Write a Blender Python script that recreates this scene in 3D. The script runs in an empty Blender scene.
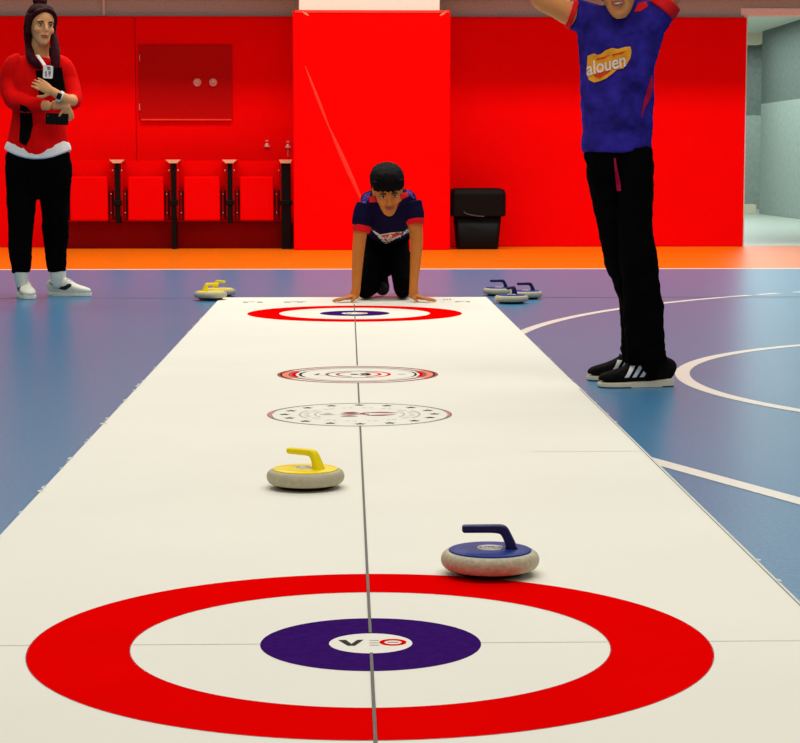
import bpy, bmesh, math, random
from mathutils import Vector, Matrix
from mathutils.bvhtree import BVHTree
random.seed(7)
S = bpy.context.scene
COL = S.collection
PI = math.pi

# ------------------------------------------------------------------ camera
CAM_H = 0.8; YAW = math.radians(1.4909); PITCH = math.radians(5.9786); FPX = 2010.0
cam = bpy.data.cameras.new('camera'); cam.lens = FPX / 800 * 36; cam.sensor_width = 36; cam.sensor_fit = 'HORIZONTAL'
cam.clip_end = 200
co = bpy.data.objects.new('camera', cam); COL.objects.link(co)
co.location = (0, 0, CAM_H); co.rotation_euler = (PI/2 - PITCH, 0, -YAW)
S.camera = co
FW = Vector((math.sin(YAW)*math.cos(PITCH), math.cos(YAW)*math.cos(PITCH), -math.sin(PITCH)))
RT = Vector((math.cos(YAW), -math.sin(YAW), 0)); UP = RT.cross(FW)
def at(x, y, Y):
    """point of the place seen at (x, y) standing at depth Y (metres down the hall)"""
    d = RT*((x-400)/FPX) + UP*((371.5-y)/FPX) + FW
    return Vector((0, 0, CAM_H)) + d*(Y/d.y)

# ------------------------------------------------------------------ light
S.view_settings.view_transform = 'Standard'; S.view_settings.look = 'None'
S.view_settings.gamma = 1; S.view_settings.exposure = -0.19; S.view_settings.use_curve_mapping = False
w = bpy.data.worlds.new('hall_air'); S.world = w; w.use_nodes = True
w.node_tree.nodes['Background'].inputs[0].default_value = (1.0, 0.96, 0.90, 1)
w.node_tree.nodes['Background'].inputs[1].default_value = 0.30
def area(loc, sx, sy, power, col=(1, .97, .92), rot=(0, 0, 0)):
    l = bpy.data.lights.new('ceiling_lamp', 'AREA'); l.shape = 'RECTANGLE'; l.size = sx; l.size_y = sy
    l.energy = power; l.color = col
    o = bpy.data.objects.new('ceiling_lamp', l); COL.objects.link(o); o.location = loc; o.rotation_euler = rot
    return o
area((0.5, 15.7, 6.5), 11, .7, 660)
area((0.5, 10.5, 6.6), 9, 1.2, 260)
area((0.5, 4.0, 6.6), 8, 3.0, 330)
area((6.6, 32.4, 2.68), 1.2, 1.6, 35, (.90, 1.0, .95))  # added unseen lamp, brightens the far end of the corridor
area((5.0, 26.0, 2.70), 1.6, 8, 190, (.90, 1.0, .95))

# ------------------------------------------------------------------ materials
def mat(name, col, rough=.5, spec=.5, metal=0, noise=0, nscale=40, bump=0, bscale=60, coat=0, detail=3, stretch=None):
    m = bpy.data.materials.new(name); m.use_nodes = True
    nt = m.node_tree; b = nt.nodes['Principled BSDF']
    b.inputs['Base Color'].default_value = (*col, 1); b.inputs['Roughness'].default_value = rough
    b.inputs['Specular IOR Level'].default_value = spec; b.inputs['Metallic'].default_value = metal
    if coat: b.inputs['Coat Weight'].default_value = coat
    tc = nt.nodes.new('ShaderNodeTexCoord')
    src = tc.outputs['Object']
    if stretch:
        mp = nt.nodes.new('ShaderNodeMapping'); mp.inputs['Scale'].default_value = stretch
        nt.links.new(src, mp.inputs['Vector']); src = mp.outputs[0]
    if noise:
        n = nt.nodes.new('ShaderNodeTexNoise'); n.inputs['Scale'].default_value = nscale; n.inputs['Detail'].default_value = detail
        r = nt.nodes.new('ShaderNodeMapRange'); r.inputs[1].default_value = .3; r.inputs[2].default_value = .7
        r.inputs[3].default_value = 1-noise; r.inputs[4].default_value = 1+noise
        mx = nt.nodes.new('ShaderNodeVectorMath'); mx.operation = 'SCALE'; mx.inputs[0].default_value = col
        nt.links.new(src, n.inputs['Vector']); nt.links.new(n.outputs['Fac'], r.inputs[0])
        nt.links.new(r.outputs[0], mx.inputs['Scale']); nt.links.new(mx.outputs[0], b.inputs['Base Color'])
    if bump:
        n2 = nt.nodes.new('ShaderNodeTexNoise'); n2.inputs['Scale'].default_value = bscale; n2.inputs['Detail'].default_value = 4
        bp = nt.nodes.new('ShaderNodeBump'); bp.inputs['Strength'].default_value = bump; bp.inputs['Distance'].default_value = .01
        nt.links.new(src, n2.inputs['Vector']); nt.links.new(n2.outputs['Fac'], bp.inputs['Height'])
        nt.links.new(bp.outputs[0], b.inputs['Normal'])
    return m
M = dict(
    floor=mat('blue_sports_floor', (.034, .185, .37), .30, .36, noise=.22, nscale=90, detail=8),
    orange=mat('orange_floor_paint', (.88, .17, .002), .32, .2, noise=.08, nscale=30),
    line=mat('white_line_paint', (.86, .82, .72), .35, .4, noise=.04),
    seam=mat('floor_seam', (.06, .10, .16), .5, .3, noise=.1),
    red=mat('red_vinyl_pad', (.88, .0004, .0003), .8, .03, noise=.02, nscale=3),
    redpillar=mat('red_vinyl_pillar_pad', (.90, .0005, .0003), .8, .03, noise=.02, nscale=2),
    redcrease=mat('worn_red_vinyl', (.95, .035, .018), .5, .3, noise=.1),  # paler red holds the crease's painted highlight; also used for sill and piping
    creamcrease=mat('worn_vinyl_corner', (.85, .30, .12), .5, .3, noise=.1),
    hatchred=mat('red_painted_door', (.46, .0012, .0010), .6, .05, noise=.03, nscale=4),
    darkred=mat('dark_red_panel', (.22, .001, .001), .7, .06, noise=.05),
    seatred=mat('red_seat_shell', (.84, .0004, .0003), .8, .03, noise=.02, nscale=6),
    black=mat('black_plastic', (.003, .0026, .0022), .5, .12, noise=.1),
    chrome=mat('chrome', (.55, .42, .40), .3, .5, metal=.8, noise=.03),
    emblem=mat('pinkish_metal', (.62, .22, .18), .4, .5, metal=.2, noise=.3, nscale=60),
    wood=mat('pale_wood', (.78, .42, .24), .45, .3, noise=.08, nscale=20),
    plaster=mat('beige_plaster', (.50, .53, .46), .95, .05, noise=.16, nscale=70, detail=6),
    slab=mat('beige_balcony', (.42, .30, .22), .9, .1, noise=.1),
    white=mat('white_paint', (.82, .76, .60), .7, .2, noise=.02),
    lintel=mat('cream_door_frame', (.92, .90, .84), .7, .1, noise=.05),
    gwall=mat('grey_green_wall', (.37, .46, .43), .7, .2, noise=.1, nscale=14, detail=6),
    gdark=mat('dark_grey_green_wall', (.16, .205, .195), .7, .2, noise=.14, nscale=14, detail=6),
    gfloor=mat('pale_corridor_floor', (.50, .57, .51), .35, .4, noise=.05, nscale=10),
    gceil=mat('corridor_ceiling', (.72, .76, .68), .8, .2, noise=.04),
    mat=mat('ivory_curling_mat', (.86, .845, .735), .6, .05, noise=.018, nscale=1.6, detail=4),
    matedge=mat('pale_mat_edge', (.62, .66, .60), .6, .2, noise=.1),
    groove=mat('dark_grey_line_print', (.09, .085, .07), .5, .2, noise=.1),
    faint=mat('faint_grey_print', (.52, .49, .39), .5, .2, noise=.05),
    faint2=mat('very_faint_grey_print', (.66, .63, .51), .5, .2, noise=.05),
    pred=mat('red_print', (.80, .0006, .0004), .9, 0.0, noise=.03, nscale=5),
    porange=mat('orange_print', (.86, .20, .09), .5, .2, noise=.05),
    pmaroon=mat('maroon_print', (.30, .02, .02), .5, .2, noise=.05),
    ppink=mat('pale_red_print', (.62, .20, .17), .5, .2, noise=.05),
    pnavy=mat('purple_print', (.040, .008, .13), .9, 0.0, noise=.14, nscale=60),
    pgrey=mat('grey_pink_print', (.24, .17, .15), .6, .1, noise=.05),
    pblack=mat('black_print', (.03, .026, .028), .7, .05, noise=.05),
    stone=mat('speckled_grey_stone', (.52, .48, .33), .5, .25, noise=.16, nscale=110, bump=.15, bscale=150),
    stone2=mat('grey_stone', (.48, .43, .30), .5, .25, noise=.08, nscale=90),
    sole=mat('black_running_band', (.012, .008, .005), .6, .2, noise=.1),
    blue=mat('blue_handle_plastic', (.008, .030, .23), .45, .10, noise=.06, nscale=30),
    navy=mat('navy_handle_plastic', (.006, .005, .085), .35, .25, noise=.06),
    yellow=mat('yellow_handle_plastic', (.95, .74, .0), .4, .2, noise=.03),
    paper=mat('white_sticker', (.85, .83, .78), .5, .3, noise=.02),
    skin_w=mat('skin', (.80, .37, .15), .55, .2, noise=.05, nscale=20),
    skin_b=mat('tanned_skin', (.58, .19, .035), .55, .15, noise=.06, nscale=20),  # darker orange tone has shade on the kneeling boy put into it
    skin_m=mat('warm_skin', (.72, .27, .085), .55, .2, noise=.06, nscale=20),
    hair_w=mat('dark_auburn_hair', (.040, .004, .007), .6, .08, noise=.4, nscale=30, bump=.6, bscale=50, stretch=(6, 6, .6)),
    hair_k=mat('black_hair', (.003, .002, .002), .6, .06, noise=.4, nscale=30, bump=.6, bscale=60, stretch=(6, 6, .8)),
    lip=mat('lips', (.42, .10, .07), .5, .3, noise=.05), brow=mat('eyebrow', (.05, .02, .015), .8, .1, noise=.2),
    eyew=mat('eye_white', (.65, .6, .55), .3, .5, noise=.02), iris=mat('dark_iris', (.01, .006, .004), .2, .5, noise=.1),
    jacket=mat('red_jacket_cloth', (.84, .004, .004), .85, .04, noise=.06, nscale=10, bump=.25, bscale=14),
    trim_b=mat('black_cloth', (.004, .003, .003), .9, .03, noise=.2),
    trousers=mat('black_trouser_cloth', (.0022, .0018, .0018), .95, .02, noise=.3, nscale=12, bump=.3, bscale=12),
    shirtw=mat('white_cloth', (.86, .84, .82), .8, .1, noise=.03),
    shirt=mat('blue_jersey', (.027, .017, .23), .8, .05, noise=.45, nscale=16, bump=.5, bscale=12, detail=9),
    shirtk=mat('navy_jersey', (.008, .005, .030), .85, .04, noise=.2, nscale=10, bump=.3, bscale=12),
    cuff=mat('red_trim_cloth', (.74, .008, .012), .75, .12, noise=.05),
    mag=mat('crimson_cloth', (.50, .006, .06), .8, .1, noise=.1),
    purple=mat('violet_print', (.10, .05, .34), .8, .1, noise=.5, nscale=60),
    logoo=mat('amber_print', (.90, .36, .02), .7, .15, noise=.14, nscale=30),
    logor=mat('scarlet_print', (.72, .05, .01), .7, .15, noise=.1),
    logow=mat('pale_print', (.88, .72, .60), .7, .15, noise=.05),
    shoe=mat('white_shoe_leather', (.80, .80, .68), .6, .25, noise=.04),
    shoeb=mat('black_shoe_mesh', (.007, .006, .006), .9, .06, noise=.5, nscale=60, bump=.4, bscale=120),
    solew=mat('cream_shoe_sole', (.80, .72, .54), .6, .2, noise=.05), soled=mat('dark_shoe_sole', (.02, .018, .016), .7, .2, noise=.1),
    grey=mat('dark_grey_rubber', (.05, .05, .045), .7, .2, noise=.3, nscale=60),
)

# ------------------------------------------------------------------ helpers
def link(name, bm, m, parent=None, smooth=False, kind=None):
    me = bpy.data.meshes.new(name)
    if parent is not None and parent.get('world_built'):
        bmesh.ops.transform(bm, matrix=Matrix.Translation(-parent_loc(parent)), verts=bm.verts)
    bm.to_mesh(me); bm.free()
    for x in (m if isinstance(m, (list, tuple)) else [m]): me.materials.append(x)
    if smooth:
        for p in me.polygons: p.use_smooth = True
    o = bpy.data.objects.new(name, me); COL.objects.link(o)
    if parent is not None: o.parent = parent
    if kind: o['kind'] = kind
    return o
WB = {}
def parent_loc(o):
    v = Vector((0, 0, 0))
    while o is not None: v += o.location; o = o.parent
    return v
def thing(name, label, cat, loc=(0, 0, 0), rz=0, group=None, world=False):
    o = bpy.data.objects.new(name, None); COL.objects.link(o); o.empty_display_size = .1
    o.location = loc; o.rotation_euler = (0, 0, rz); tag(o, label, cat, group)
    if world: WB[o.name] = True
    return o
def tag(o, label, cat, group=None):
    o['label'] = label; o['category'] = cat
    if group: o['group'] = group
    return o
def wlink(name, bm, m, parent, smooth=True, label=None):
    """mesh authored in hall coordinates, hung under a thing"""
    bmesh.ops.transform(bm, matrix=Matrix.Translation(-parent_loc(parent)), verts=bm.verts)
    o = link(name, bm, m, None, smooth); o.parent = parent
    if label: o['label'] = label
    return o
def box(bm, a, b, bev=0, seg=2, mi=0):
    r = bmesh.ops.create_cube(bm, size=1)
    vs = r['verts']; a = Vector(a); b = Vector(b); c = (a+b)/2; d = b-a
    for v in vs: v.co = Vector((v.co.x*d.x, v.co.y*d.y, v.co.z*d.z)) + c
    fs = list({f for v in vs for f in v.link_faces})
    for f in fs: f.material_index = mi
    if bev:
        es = list({e for f in fs for e in f.edges})
        q = bmesh.ops.bevel(bm, geom=es, offset=bev, segments=seg, affect='EDGES', profile=.5)
        for f in q['faces']: f.material_index = mi
def boxbm(*a, **k):
    bm = bmesh.new(); box(bm, *a, **k); return bm
def lathe(bm, prof, n=64, c=(0, 0, 0), mi=0):
    rings = []
    for r, z in prof:
        if r < 1e-6: rings.append([bm.verts.new((c[0], c[1], c[2]+z))])
        else: rings.append([bm.verts.new((c[0]+r*math.cos(2*PI*i/n), c[1]+r*math.sin(2*PI*i/n), c[2]+z)) for i in range(n)])
    for A, B in zip(rings, rings[1:]):
        for i in range(n):
            j = (i+1) % n
            if len(A) == 1 and len(B) == 1: continue
            if len(A) == 1: f = bm.faces.new((A[0], B[j], B[i]))
            elif len(B) == 1: f = bm.faces.new((A[i], A[j], B[0]))
            else: f = bm.faces.new((A[i], A[j], B[j], B[i]))
            f.material_index = mi
def cr(p0, p1, p2, p3, t):
    return .5*((2*p1) + (-p0+p2)*t + (2*p0-5*p1+4*p2-p3)*t*t + (-p0+3*p1-3*p2+p3)*t**3)
def loft(bm, pts, side=(1, 0, 0), n=20, sub=4, cap=.5, mi=0, power=2.0):
    """pts: list of (Vector, ra, rb); ra along side, rb across"""
    P = [Vector(p[0]) for p in pts]; A = [p[1] for p in pts]; B = [(p[2] if len(p) > 2 else p[1]) for p in pts]
    Q = []
    for i in range(len(P)-1):
        i0 = max(i-1, 0); i3 = min(i+2, len(P)-1)
        for k in range(sub):
            t = k/sub
            Q.append((cr(P[i0], P[i], P[i+1], P[i3], t), max(cr(A[i0], A[i], A[i+1], A[i3], t), .0005), max(cr(B[i0], B[i], B[i+1], B[i3], t), .0005)))
    Q.append((P[-1], A[-1], B[-1]))
    t0 = (Q[1][0]-Q[0][0]).normalized(); t1 = (Q[-1][0]-Q[-2][0]).normalized()
    if cap:
        m0 = min(Q[0][1], Q[0][2])*cap; m1 = min(Q[-1][1], Q[-1][2])*cap
        Q = [(Q[0][0]-t0*m0, Q[0][1]*.55, Q[0][2]*.55), (Q[0][0]-t0*m0*.55, Q[0][1]*.86, Q[0][2]*.86)] + Q + \
            [(Q[-1][0]+t1*m1*.55, Q[-1][1]*.86, Q[-1][2]*.86), (Q[-1][0]+t1*m1, Q[-1][1]*.55, Q[-1][2]*.55)]
    side = Vector(side); rings = []
    for i, (p, a, b) in enumerate(Q):
        t = (Q[min(i+1, len(Q)-1)][0]-Q[max(i-1, 0)][0]).normalized()
        s = side - t*side.dot(t)
        if s.length < 1e-3: s = t.orthogonal()
        s.normalize(); u = t.cross(s)
        ring = []
        for k in range(n):
            c_, s_ = math.cos(2*PI*k/n), math.sin(2*PI*k/n)
            e = 2/power
            c2 = math.copysign(abs(c_)**e, c_); s2 = math.copysign(abs(s_)**e, s_)
            ring.append(bm.verts.new(p + s*(a*c2) + u*(b*s2)))
        rings.append(ring)
    for R1, R2 in zip(rings, rings[1:]):
        for k in range(n):
            j = (k+1) % n; f = bm.faces.new((R1[k], R1[j], R2[j], R2[k])); f.material_index = mi
    bm.faces.new(rings[0][::-1]).material_index = mi; bm.faces.new(rings[-1]).material_index = mi
def remesh(bm, voxel=.005, smooth=3, disp=0, dscale=.1, fac=.5):
    bmesh.ops.recalc_face_normals(bm, faces=bm.faces)
    me = bpy.data.meshes.new('t'); bm.to_mesh(me); bm.free()
    o = bpy.data.objects.new('t', me); COL.objects.link(o)
    r = o.modifiers.new('r', 'REMESH'); r.mode = 'VOXEL'; r.voxel_size = voxel; r.use_smooth_shade = True
    s = o.modifiers.new('s', 'SMOOTH'); s.factor = fac; s.iterations = smooth
    if disp:
        tx = bpy.data.textures.new('fold', 'CLOUDS'); tx.noise_scale = dscale; tx.noise_depth = 2
        d = o.modifiers.new('d', 'DISPLACE'); d.texture = tx; d.strength = disp; d.mid_level = .5; d.texture_coords = 'GLOBAL'
    dg = bpy.context.evaluated_depsgraph_get(); ev = o.evaluated_get(dg)
    out = bmesh.new(); m2 = bpy.data.meshes.new_from_object(ev); out.from_mesh(m2)
    bpy.data.objects.remove(o); bpy.data.meshes.remove(me); bpy.data.meshes.remove(m2)
    return out
def poly_bm(polys, maxlen=.01):
    bm = bmesh.new()
    for poly in polys:
        f = bm.faces.new([bm.verts.new((p[0], p[1], 0)) for p in poly])
    bmesh.ops.triangulate(bm, faces=bm.faces)
    split(bm, maxlen); return bm
def split(bm, maxlen):
    for _ in range(9):
        es = [e for e in bm.edges if e.calc_length() > maxlen]
        if not es: break
        bmesh.ops.subdivide_edges(bm, edges=es, cuts=1)
        bmesh.ops.triangulate(bm, faces=bm.faces)
def text_bm(s, size=1.0, shear=0, bold=0, extrude=0):
    c = bpy.data.curves.new('t', 'FONT'); c.body = s; c.size = size; c.shear = shear; c.offset = bold
    c.align_x = 'CENTER'; c.align_y = 'CENTER'; c.resolution_u = 3
    o = bpy.data.objects.new('t', c); COL.objects.link(o)
    dg = bpy.context.evaluated_depsgraph_get(); me = bpy.data.meshes.new_from_object(o.evaluated_get(dg))
    bm = bmesh.new(); bm.from_mesh(me); bpy.data.objects.remove(o); bpy.data.curves.remove(c); bpy.data.meshes.remove(me)
    bmesh.ops.remove_doubles(bm, verts=bm.verts, dist=size*.002)
    return bm
def project(bm, place, direction, tree, off=.0025):
    """lay a flat print on a surface: place(x, y) gives a start point, cast along direction"""
    d = Vector(direction).normalized(); kill = []
    for v in bm.verts:
        o = place(v.co.x, v.co.y)
        hit, nrm, idx, dist = tree.ray_cast(o, d)
        if hit is None: kill.append(v)
        else: v.co = hit - d*off
    bmesh.ops.delete(bm, geom=kill, context='VERTS')
    bmesh.ops.recalc_face_normals(bm, faces=bm.faces)
    return bm
def tree_of(bm): return BVHTree.FromBMesh(bm)
def merge(bm, other, mi=0):
    me = bpy.data.meshes.new('t'); other.to_mesh(me); other.free()
    n = len(bm.faces); bm.from_mesh(me); bpy.data.meshes.remove(me); bm.faces.ensure_lookup_table()
    for f in bm.faces[n:]: f.material_index = mi

# ------------------------------------------------------------------ setting
YW = 18.9; YP = 18.15; WT = 2.13
bm = bmesh.new()
box(bm, (-9, -3, -.1), (9, 14.93, 0))                       # blue
box(bm, (-9, 14.93, -.1), (9, YW+.12, 0), mi=1)             # orange
def strip(bm, pts, wd, z=.001, mi=2):
    P = [Vector((p[0], p[1], 0)) for p in pts]; L = []; R_ = []
    for i, p in enumerate(P):
        t = (P[min(i+1, len(P)-1)]-P[max(i-1, 0)]).normalized(); n_ = Vector((-t.y, t.x, 0))*wd/2
        L.append(bm.verts.new(p+n_+Vector((0, 0, z)))); R_.append(bm.verts.new(p-n_+Vector((0, 0, z))))
    for i in range(len(P)-1):
        f = bm.faces.new((L[i], R_[i], R_[i+1], L[i+1])); f.material_index = mi
def arc(cx, cy, r, a0, a1, n=60): return [(cx+r*math.cos(math.radians(a0+(a1-a0)*i/n)), cy+r*math.sin(math.radians(a0+(a1-a0)*i/n))) for i in range(n+1)]
strip(bm, [(-9, 14.93), (9, 14.93)], .09)
strip(bm, arc(3.03, 7.24, 1.79, 0, 360, 120), .055)
strip(bm, arc(5.89, 8.03, 5.25, 166, 131.6), .055)
strip(bm, arc(5.89, 8.03, 5.25, 130.7, 128.6, 8), .055)
strip(bm, arc(5.89, 8.03, 5.25, 127.0, 60), .055)
strip(bm, [(.70, 5.62), (1.067, 4.665), (2.4, 1.2)], .058)
strip(bm, [(-9, 11.80), (9, 11.80)], .02, .0012, 3)
floor = link('floor', bm, [M['floor'], M['orange'], M['line'], M['seam']], kind='structure')

XR = 3.72   # right end of the padded wall
link('wall_back', boxbm((-9, YW, 0), (XR-.02, YW+.12, 6.5)), M['plaster'], kind='structure')
link('wall_above_opening', boxbm((XR-.02, YW, 2.215), (9, YW+.12, 6.5)), M['plaster'], kind='structure').name = 'wall_back_upper'
link('wall_left', boxbm((-9.12, -3, 0), (-9, YW+.12, 6.5)), M['plaster'], kind='structure')
bm = bmesh.new(); box(bm, (XR-.05, YW-.02, 2.15), (9, YW+.14, 2.215)); box(bm, (XR-.02, YW+.01, 0), (XR+.02, YW+.14, 2.15))
link('trim_1', bm, M['lintel'], kind='structure')
# balcony edge over the padded wall, just above the frame
link('trim_2', boxbm((-9, YP+.04, 2.47), (9, YW, 2.80), bev=.01), M['slab'], kind='structure')
# corridor beyond the opening
link('floor_corridor', boxbm((3.0, YW+.12, -.1), (9, 35, -.002)), M['gfloor'], kind='structure')
def xy(x, Y): return at(x, 200, Y).x
XC = xy(779, 29.2)
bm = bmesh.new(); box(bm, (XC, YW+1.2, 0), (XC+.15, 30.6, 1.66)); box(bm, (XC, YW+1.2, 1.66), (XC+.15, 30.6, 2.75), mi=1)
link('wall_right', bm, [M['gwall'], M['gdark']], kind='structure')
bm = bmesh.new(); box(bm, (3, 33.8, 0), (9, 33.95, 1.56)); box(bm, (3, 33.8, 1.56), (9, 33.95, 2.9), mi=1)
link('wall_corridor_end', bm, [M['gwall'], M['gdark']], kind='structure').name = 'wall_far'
link('ceiling', boxbm((3.0, YW+.13, 2.75), (9, 35, 2.85)), M['gceil'], kind='structure')
bm = bmesh.new(); a = at(738, 207, 31.2); b = at(756, 216, 30.9)
box(bm, (a.x, 30.9, 0), (b.x, 31.2, .13)); link('baseboard_far', bm, M['white'], kind='structure')
a = at(742, 44, 30.9); b = at(762, 44, 30.9)
link('trim_3', boxbm((a.x-.5, 30.9, a.z), (b.x, 31.2, 2.75)), M['white'], kind='structure')

# pillar
link('wall_pillar', boxbm((-.43, YP+.06, 0), (.83, YW, 6.5), bev=.01), M['white'], kind='structure')
pp = thing('pillar_pad', 'tall bright red padded cover wrapped round the white pillar behind the kneeling boy', 'wall padding', (.22, YP, 0))
def lb(a, b, p=(0, 0, 0), **k):
    a = Vector(a)-Vector(p); b = Vector(b)-Vector(p); return boxbm(a, b, **k)
O = (.22, YP, 0)
link('cover', lb((-.485, YP, .0), (.925, YW-.06, WT), O, bev=.012), M['redpillar'], pp)
bm = bmesh.new()
def ridge(bm, p, q, wd, yy):
    p = Vector(p); q = Vector(q); t = (q-p).normalized(); n_ = Vector((-t.z, 0, t.x))*wd/2
    k = 14; L = []
    for i in range(k+1):
        c = p+(q-p)*i/k; ww = math.sin(PI*(.08+.87*i/k))
        L.append([bm.verts.new(c+n_*ww), bm.verts.new(c+Vector((0, -yy, 0))), bm.verts.new(c-n_*ww)])
    for A, B in zip(L, L[1:]):
        bm.faces.new((A[0], A[1], B[1], B[0])); bm.faces.new((A[1], A[2], B[2], B[1]))
ridge(bm, at(305, 66, YP-.001), at(333, 138, YP-.001), .026, .006)  # crease ridges coloured paler to stand for their highlight
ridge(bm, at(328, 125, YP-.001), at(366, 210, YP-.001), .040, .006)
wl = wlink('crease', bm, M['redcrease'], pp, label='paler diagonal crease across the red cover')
for x0, x1, y1 in ((302, 309, 16), (447, 440, 16)):
    bm = bmesh.new(); ridge(bm, at(x0, 11, YP-.001), at(x1, y1, YP-.001), .02, .005); wlink('folded_corner', bm, M['creamcrease'], pp)
bm = bmesh.new(); box(bm, at(295, 12, YP)+Vector((0, -.004, -.006)), at(449, 11, YP)+Vector((0, .02, .006)))
wlink('top_piping', bm, M['redcrease'], pp, smooth=False)

# wall pads
xs = [-8.9, -6.6, -4.3, at(137, 150, YW).x, -.49]
labs = ['red wall padding at the far left end of the hall', 'red wall padding left of the standing woman, second from the left end',
        'tall red wall padding behind the woman with crossed arms', 'red wall padding around the dark red double hatch above the folding seats']
for i in range(4):
    x0, x1 = xs[i]+.002, xs[i+1]-.002
    o = link('wall_pad', lb((x0, YW-.05, .0), (x1, YW-.001, WT), ((x0+x1)/2, YW-.05, 0), bev=.008), M['red'])
    o.location = ((x0+x1)/2, YW-.05, 0); tag(o, labs[i], 'wall padding')
x0, x1 = .93, XR
o = link('wall_pad', lb((x0, YW-.05, .0), (x1, YW-.001, WT), (2.3, YW-.05, 0), bev=.012), M['red'])
o.location = (2.3, YW-.05, 0); tag(o, 'wide red wall padding right of the pillar, behind the boy in the blue jersey', 'wall padding')

# conduit above the padding
pc = link('wall_pipe', boxbm((-.012, -.02, 0), (.012, .01, 3.0), bev=.006), M['gceil']); pc.location = (at(104, 8, YW).x, YW-.012, WT+.004); tag(pc, 'thin pale vertical pipe on the wall above the red padding', 'pipe')
# hatch
a = at(139, 119, YW-.06); b = at(232, 45, YW-.06); ho = Vector(((a.x+b.x)/2, YW-.06, a.z))
h = thing('wall_hatch', 'dark red hatch with two round pulls set high in the red wall', 'hatch', ho)
WHY = YW-.051
bm = boxbm((a.x, WHY-.012, a.z), (b.x, WHY, b.z), bev=.002); fr = wlink('door_panel', bm, M['hatchred'], h, False)
bm = boxbm((a.x+.02, WHY-.028, a.z-.012), (b.x-.01, WHY, a.z)); wlink('sill', bm, M['redcrease'], h, False)
for px in (197.3, 213.2):
    c = at(px, 82.5, WHY-.014); bm = bmesh.new()
    lathe(bm, [(0, .014), (.014, .014), (.018, .008), (.026, .008), (.034, .014), (.038, .008), (.038, 0)], 24)
    bmesh.ops.transform(bm, matrix=Matrix.Translation(c) @ Matrix.Rotation(PI/2, 4, 'X'), verts=bm.verts)
    wlink('round_pull', bm, M['emblem'], h)
for py in (58, 107):
    c = at(139.6, py, WHY-.02); bm = boxbm(c+Vector((-.004, -.006, -.03)), c+Vector((.004, 0, .03)), bev=.001); wlink('hinge', bm, M['emblem'], h, False)
# two small hooks
for px, py, stem, lab in ((267, 147, 0, 'small pale wall hook left of the taller one, above the folding seats'), (288, 148, 1, 'small pale wall hook with a long stem beside the pillar')):
    c = at(px, py, YW-.055); t = thing('wall_hook', lab, 'hook', c)
    bm = bmesh.new(); lathe(bm, [(.030, 0), (.026, .01), (.010, .035), (0, .04)], 16); 
    bmesh.ops.transform(bm, matrix=Matrix.Diagonal((1, .5, 1, 1)), verts=bm.verts)
    link('hook_base', bm, M['emblem'], t, True)
    bm = boxbm((-.016, -.008, .05), (.016, .004, .062), bev=.002)
    if stem: box(bm, (-.004, -.006, -.08), (.004, 0, .07)); 
    link('hook_bar', bm, M['emblem'], t)

# tip-up seats with armrest posts
YS = 18.42
posts = [at(p, 200, YS).x for p in (60, 118, 174, 230, 286)]
zt = .81
bk = link('seat_plinth', lb((posts[0], YS+.12, 0), (posts[4]+.05, YW-.06, .235), ((posts[0]+posts[4])/2, YS+.12, 0)), M['darkred'])  # shadow below the seats is put into the dark red colour
bk.location = ((posts[0]+posts[4])/2, YS+.12, 0); tag(bk, 'long dark red plinth under the row of folded seats', 'plinth')
sl = ['folded red tip-up seat partly behind the standing woman', 'folded red tip-up seat second from the woman',
      'folded red tip-up seat under the hatch, third from the woman', 'folded red tip-up seat nearest the pillar']
for i in range(4):
    x0, x1 = posts[i]+.036, posts[i+1]-(.058 if i == 3 else .036); cx = (x0+x1)/2
    t = thing('tip_up_seat', sl[i], 'folding seat', (cx, YS, .24), group='folded red seats along the back wall')
    w_ = (x1-x0)/2
    link('backrest', boxbm((-w_, .09, .30), (w_, .15, zt-.248), bev=.002), M['seatred'], t)
    link('seat_pan', boxbm((-w_+.055, -.02, .02), (w_-.055, .055, .42), bev=.014), M['seatred'], t)
    link('back_shell', boxbm((-w_, .10, .02), (w_, .14, .295)), M['darkred'], t)
    for s in (-1, 1):
        bm = boxbm((s*(w_-.028)-.010, .0, .03), (s*(w_-.028)+.010, .06, .30), bev=.003)
        g = link('hinge_bracket', bm, M['darkred'], t)
        for zz in (.09, .26):
            bm = bmesh.new(); bmesh.ops.create_uvsphere(bm, u_segments=8, v_segments=6, radius=.007, matrix=Matrix.Translation((s*(w_-.028), -.003, zz)))
            link('bolt', bm, M['chrome'], g, True)
pl = ['black seat post with pale wooden cap behind the woman', 'leftmost fully visible black seat post with pale wooden armrest cap', 'black seat post with pale wooden cap left of the middle folded seats',
      'black seat post with pale wooden cap below the hatch corner', 'thick black seat post with pale cap against the red pillar']
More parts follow.
